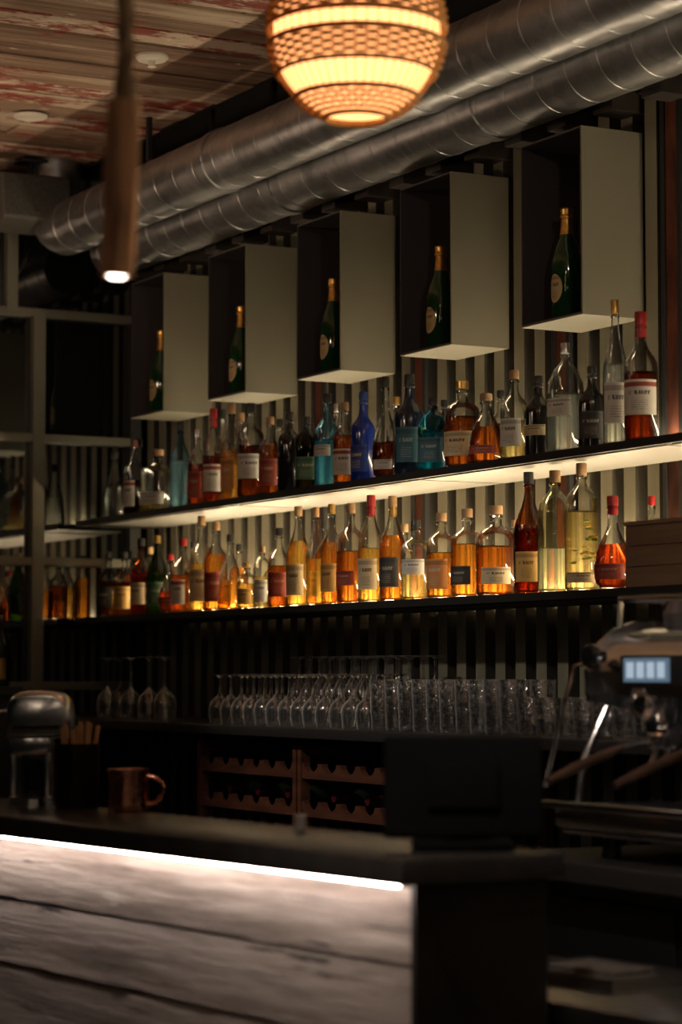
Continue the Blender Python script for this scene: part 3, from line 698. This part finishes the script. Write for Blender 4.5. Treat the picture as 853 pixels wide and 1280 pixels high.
# ------------------------------------------------------------------ espresso machine
def espresso():
    X=-4.17; Y=2.98; Z=1.03
    mb=MB()
    dark=pbr('machine_dark',(.04,.04,.042),.35,.4)
    W_=.74
    for a in (.05,W_-.05):
        for b in (-.10,.34): mb.lathe([(0,0),(.022,0),(.02,.012),(.015,.05),(0,.05)],dark,(a,b,0),16)
    mb.box((-.03,-.17,.045),(W_,.40,.075),satin,.006)
    mb.box((-.03,-.19,.060),(W_,.06,.105),chrome,.008)
    for k in range(37): mb.box((-.01+k*.0197,-.18,.105),(-.004+k*.0197,.05,.109),chrome)
    mb.box((-.06,-.20,.098),(W_+.02,-.185,.114),satin,.003)
    mb.box((.01,.10,.075),(W_-.01,.40,.33),satin,.01)
    mb.box((.06,.094,.13),(W_-.06,.101,.29),steel,.002)
    pr=[(-.10,.33),(.40,.33),(.40,.47),(.0,.47),(-.05,.455),(-.08,.43),(-.10,.405),(-.11,.38)]
    mb.prism(pr,.0,W_,satin,'x')
    for a in (-.012,W_-.003):
        mb.prism([(-.12,.32),(.0,.30),(.20,.26),(.41,.20),(.41,.48),(.0,.485),(-.05,.47),(-.09,.44),(-.125,.385)],a,a+.015,satin,'x')
        mb.tube([(a+.0075,-.06,.33),(a+.0075,-.13,.20),(a+.0075,-.15,.10)],.008,chrome,10)
    mb.box((.10,-.112,.352),(.36,-.098,.412),dark,.003)
    mb.box((.115,-.1135,.358),(.27,-.112,.406),emit('machine_display',(.50,.74,1),.20))
    for k in range(4): mb.box((.125+k*.035,-.1140,.366),(.150+k*.035,-.1135,.398),emit('display_segments',(.7,.85,1),.55))
    mb.box((.42,-.112,.355),(.66,-.098,.40),dark,.003)
    mb.tube([(.0,-.04,.47),(.0,-.04,.53),(W_,-.04,.53),(W_,-.04,.47)],.007,chrome,10); mb.tube([(.0,-.04,.53),(.0,.38,.53),(W_,.38,.53)],.007,chrome,10)
    cw=pbr('cup_porcelain',(.07,.06,.055),.3)
    for i in range(8):
        for j in range(3): mb.lathe([(0,0),(.03,0),(.034,.03),(.02,.055),(.018,.058),(0,.058)],cw,(.07+i*.085,.06+j*.1,.4702),16)
    wh=pbr('walnut_handle',(.06,.030,.016),.35,0,20,.3,.05)
    for g in (.15,.38,.62):
        mb.lathe([(0,-.005),(.036,-.005),(.040,.0),(.040,.03),(.034,.045),(.034,.10),(0,.10)],chrome,(g,-.045,.255),26)
        # domed group cap and bolts
        mb.M=Matrix.Translation((g,-.08,.315))@Matrix.Rotation(math.radians(90),4,'X')
        mb.lathe([(0,0),(.034,0),(.036,.012),(.030,.024),(.016,.032),(0,.034)],chrome,seg=24)
        for q in range(6): mb.lathe([(0,0),(.004,0),(.004,.018),(0,.018)],chrome,(.030*math.cos(q*1.047),.030*math.sin(q*1.047),.008),8)
        mb.M=Matrix()
        mb.lathe([(0,0),(.026,0),(.034,.006),(.036,.03),(0,.03)],chrome,(g,-.045,.222),26)
        mb.tube([(g,-.075,.240),(g-.002,-.105,.236),(g-.004,-.15,.224)],.007,chrome,10)
        mb.tube([(g-.004,-.14,.227),(g-.006,-.18,.213),(g-.009,-.25,.188),(g-.011,-.315,.162)],[.008,.010,.011,.008],wh,14)
        mb.tube([(g-.02,-.045,.224),(g-.02,-.05,.205),(g-.02,-.06,.192)],.006,chrome,8); mb.tube([(g+.02,-.045,.224),(g+.02,-.05,.205),(g+.02,-.06,.192)],.006,chrome,8)
    for a,s in ((-.03,-1),(W_+.02,1)):
        mb.tube([(a,-.10,.40),(a+s*.005,-.13,.39),(a+s*.01,-.16,.30),(a+s*.015,-.19,.17),(a+s*.015,-.20,.14)],.0055,chrome,10)
        mb.tube([(a-s*.03,-.10,.40),(a,-.10,.40)],.009,chrome,10)
    for g in (.04,.56):
        mb.M=Matrix.Translation((g,-.11,.41))@Matrix.Rotation(math.radians(90),4,'X')
        mb.lathe([(0,0),(.012,0),(.012,.02),(.024,.022),(.026,.034),(.022,.042),(0,.044)],blackg,seg=20); mb.M=Matrix()
    mb.M=Matrix.Translation((.385,-.098,.385))@Matrix.Rotation(math.radians(90),4,'X'); mb.lathe([(0,.014),(.024,.014),(.026,.018),(.029,.016),(.029,0),(0,0)],chrome,seg=24); mb.M=Matrix()
    mb.obj('espresso_machine',(X,Y,Z),ang=32)
    c=MB(); c.box((-4.38,2.72,.99),(-3.2,YW-.003,1.03),ctop,.003); c.box((-4.35,2.80,0),(-3.2,YW-.003,.99),cab)
    for k in range(2): c.box((-4.33+k*.56,2.79,.1),(-4.33+k*.56+.54,2.80,.95),cab,.003)
    c.obj('espresso_counter',ang=30)
espresso()

# ------------------------------------------------------------------ wicker pendant
def wicker():
    D=4.7; c=atD(446,40,D); R=.175; RV=.182
    e=empty('wicker_pendant_lamp',c)
    wk=pbr('wicker',(.26,.15,.045),.6,0,90,.5,.2)
    nt=wk.node_tree; b=nt.nodes['Principled BSDF']; o=[n for n in nt.nodes if n.type=='OUTPUT_MATERIAL'][0]
    tl=N(nt,'ShaderNodeBsdfTranslucent'); tl.inputs[0].default_value=(.62,.38,.08,1); ms=N(nt,'ShaderNodeMixShader'); ms.inputs[0].default_value=.32
    L(nt,b.outputs[0],ms.inputs[1]); L(nt,tl.outputs[0],ms.inputs[2]); L(nt,ms.outputs[0],o.inputs[0])
    def rad(z): return R*math.sqrt(max(0,1-(z/RV)**2))
    zb=-.170; open_=[(-.028,.004),(-.131,-.086)]
    mb=MB(); z=zb; i=0; n=96
    while z<.165:
        if not any(a<z<b_ for a,b_ in open_):
            r0=max(rad(z),.03); vs=[];fs=[]; q=.0032
            for k in range(n):
                t=2*math.pi*k/n; rr=r0+.003*math.sin(24*t+(i%2)*math.pi)
                for j in range(5):
                    s=2*math.pi*j/5; vs.append(((rr+q*.8*math.cos(s))*math.cos(t),(rr+q*.8*math.cos(s))*math.sin(t),z+q*math.sin(s)))
            for k in range(n):
                for j in range(5): fs.append((k*5+j,((k+1)%n)*5+j,((k+1)%n)*5+(j+1)%5,k*5+(j+1)%5))
            mb.add(vs,fs,wk)
        z+=.0072; i+=1
    for k in range(48):
        t=2*math.pi*k/48; pts=[]
        for j in range(25):
            z=zb+(.165-zb)*j/24; r=rad(z)-.003; pts.append((r*math.cos(t),r*math.sin(t),z))
        mb.tube(pts,.0010,wk,5)
    for z,q in ((zb,.005),(.165,.005),(open_[0][0],.004),(open_[0][1],.004),(open_[1][0],.004),(open_[1][1],.004)):
        r=rad(z); mb.tube([(r*math.cos(2*math.pi*k/60),r*math.sin(2*math.pi*k/60),z) for k in range(61)],q,wk,8,cap=False)
    mb.obj('woven_shade',parent=e,ang=60)
    mb=MB(); prof=[(max(.001,(R-.012)*math.sqrt(max(0,1-(z/(RV-.008))**2))),z) for z in [-.160+.320*k/24 for k in range(25)]]
    prof=[(0,-.160)]+prof+[(0,.16)]
    mb.lathe(prof,emit('lamp_liner_glow',(1,.38,.13),3.4),seg=48); mb.obj('fabric_liner',parent=e)
    mb=MB(); mb.tube([(0,0,.16),(0,0,ZC-c.z-.02)],.004,black,8); mb.lathe([(0,0),(.05,0),(.05,-.02),(.01,-.035),(0,-.035)],black,(0,0,ZC-c.z-.001),24); mb.obj('cord_and_rose',parent=e)
wicker()

def ropelamp():
    D=3.5; a=atD(157,125,D); b=atD(146,345,D)
    e=empty('rope_pendant_lamp',a)
    ax=(a-b); ln=ax.length; ax.normalize(); q=ax.to_track_quat('Z','Y').to_matrix().to_4x4()
    wd=pbr('driftwood',(.28,.14,.075),.8,0,14,.6,.6,stretch=(3,3,.4))
    mb=MB(); mb.M=Matrix.Translation(b-a)@q
    n=22; seg=36
    vs=[];fs=[]
    for j in range(n+1):
        z=ln*j/n
        for k in range(seg):
            t=2*math.pi*k/seg; r=.0235+.002*math.sin(5*t+z*9)+.0015*math.sin(11*t-z*20)+.0016*math.sin(z*26+t)
            vs.append((r*math.cos(t),r*math.sin(t),z))
    for j in range(n):
        for k in range(seg): fs.append((j*seg+k,j*seg+(k+1)%seg,(j+1)*seg+(k+1)%seg,(j+1)*seg+k))
    fs.append(tuple((n*seg+k) for k in range(seg)))
    mb.add(vs,fs,wd); mb.lathe([(.0235,0),(.017,-.0005),(.016,.02),(0,.02)],wd,seg=36)
    mb.obj('driftwood_body',parent=e,ang=60)
    mb=MB(); mb.M=Matrix.Translation(b-a)@q; mb.lathe([(0,-.004),(.010,-.003),(.0165,.002),(.0165,.012),(0,.014)],emit('spot_bulb',(1,.86,.72),12),seg=24); mb.obj('spot_bulb',parent=e)
    mb=MB(); rp=pbr('jute_rope',(.12,.075,.045),.9,0,120,.4,.5); top=ZC-a.z-.002; nn=80
    for s in range(3):
        mb.tube([(.0065*math.cos(2.1*s+j*.55),.0065*math.sin(2.1*s+j*.55),-.01+(top+.01)*j/nn) for j in range(nn+1)],.0075,rp,8)
    mb.tube([(0,0,0),(0,0,.03)],.017,rp,16)
    mb.obj('rope',parent=e)
    light('spot_light','SPOT',(b-a)+Vector((0,0,-.012)),14,(1,.8,.62),.02,(b-a)+Vector((0,0,-1)),100,.6,parent=e)
ropelamp()

def speaker():
    p=onX(38,255,XE+.22); e=MB(); sm=pbr('speaker_grey',(.10,.092,.08),.6)
    e.M=Matrix.Rotation(math.radians(-8),4,'Y')
    e.box((-.09,-.15,-.095),(.10,.128,.085),sm,.012); e.box((.10,-.14,-.085),(.106,.118,.075),pbr('speaker_grille',(.07,.07,.065),.7,.3,200,.6,.5),.003)
    e.box((.106,-.02,-.075),(.108,.0,-.068),chrome)
    e.M=Matrix(); t=ZC-p.z
    e.tube([(0,0,.08),(0,0,t-.01)],.012,black,12); e.box((-.05,-.05,t-.012),(.05,.05,t-.0005),black,.003)
    e.prism([(-.14,-.03),(-.13,-.03),(-.13,.10),(.13,.10),(.13,-.03),(.14,-.03),(.14,.11),(-.14,.11)],-.012,.012,black,'x')
    e.obj('wall_speaker',p)
speaker()
wp=pbr('white_plastic',(.65,.6,.52),.5)
p=onZ(190,70,ZC); mb=MB(); mb.lathe([(0,0),(.052,0),(.052,-.008),(.044,-.016),(.012,-.018),(.010,-.034),(.014,-.036),(0,-.038)],wp,seg=32); mb.obj('smoke_detector',(p.x,p.y,ZC+.001))
p=onZ(38,145,ZC); mb=MB(); mb.lathe([(0,-.006),(.045,-.006),(.05,-.009),(.058,-.006),(.06,0),(0,0)],wp,seg=32); mb.obj('recessed_ceiling_disc',(p.x,p.y,ZC+.001))
def added_lamp(x,y,target,energy,col,spot=70,size=.05,z=ZC-.12,nm='added_spotlight'):  # added lamps out of view, hung to brighten the scene
    e=empty(nm,(x,y,z)); mb=MB(); d=(Vector(target)-Vector((x,y,z))).normalized()
    mb.M=d.to_track_quat('-Z','Y').to_matrix().to_4x4()
    mb.lathe([(.032,-.05),(.034,-.05),(.036,.05),(.03,.06),(0,.06)],black,seg=24); mb.M=Matrix()
    o=.06 if d.z>0 else 0
    mb.tube([(o,0,.0),(o,0,ZC-z-.002)],.006,black,8); mb.lathe([(0,0),(.04,0),(.04,-.01),(0,-.01)],black,(o,0,ZC-z-.001),20)
    mb.obj('added_lamp_head',parent=e)
    light('added_beam','SPOT',d*.06,energy,col,size,d*2,spot,.8,parent=e)
added_lamp(-2.2,2.3,(-6.6,3.6,2.5),21,(1,.86,.66),60)
added_lamp(-5.6,0.6,(-6.0,3.35,1.27),105,(1,.90,.78),34)
added_lamp(-2.6,1.2,(-4.0,2.9,1.2),70,(1,.93,.88),45)
added_lamp(-2.0,0.7,(-3.7,2.4,2.2),14,(1,.80,.6),40)
added_lamp(-7.5,2.15,(-7.6,3.0,ZC),20,(1,.70,.46),140,.06,z=2.45,nm='added_uplight')  # added unseen uplights that brighten the ceiling boards
added_lamp(-5.4,1.5,(-5.8,2.6,ZC),18,(1,.70,.46),140,.06,z=2.45,nm='added_uplight')
gm=emit('added_globe_glow',(1,.74,.50),4.5)  # added globes out of view, for fill light and reflections in metal
for (x,y,z) in ((-2.6,.45,2.35),(-6.4,1.1,2.45),(.6,-.9,2.0),(1.6,-.2,2.0),(1.5,1.4,2.1),(-1.0,-1.1,1.9)):
    mb=MB(); mb.lathe([(0,-.12)]+[(.12*math.cos(a),.12*math.sin(a)) for a in [math.radians(-80+20*k) for k in range(9)]]+[(0,.12)],gm,seg=28)
    mb.tube([(0,0,.118),(0,0,ZC-z)],.004,black,8); mb.obj('added_globe_lamp',(x,y,z))
w=bpy.data.worlds.new('night'); S.world=w; w.use_nodes=True; bg=w.node_tree.nodes['Background']; bg.inputs[0].default_value=(.9,.85,.8,1); bg.inputs[1].default_value=.002
S.view_settings.view_transform='Standard'; S.view_settings.look='None'
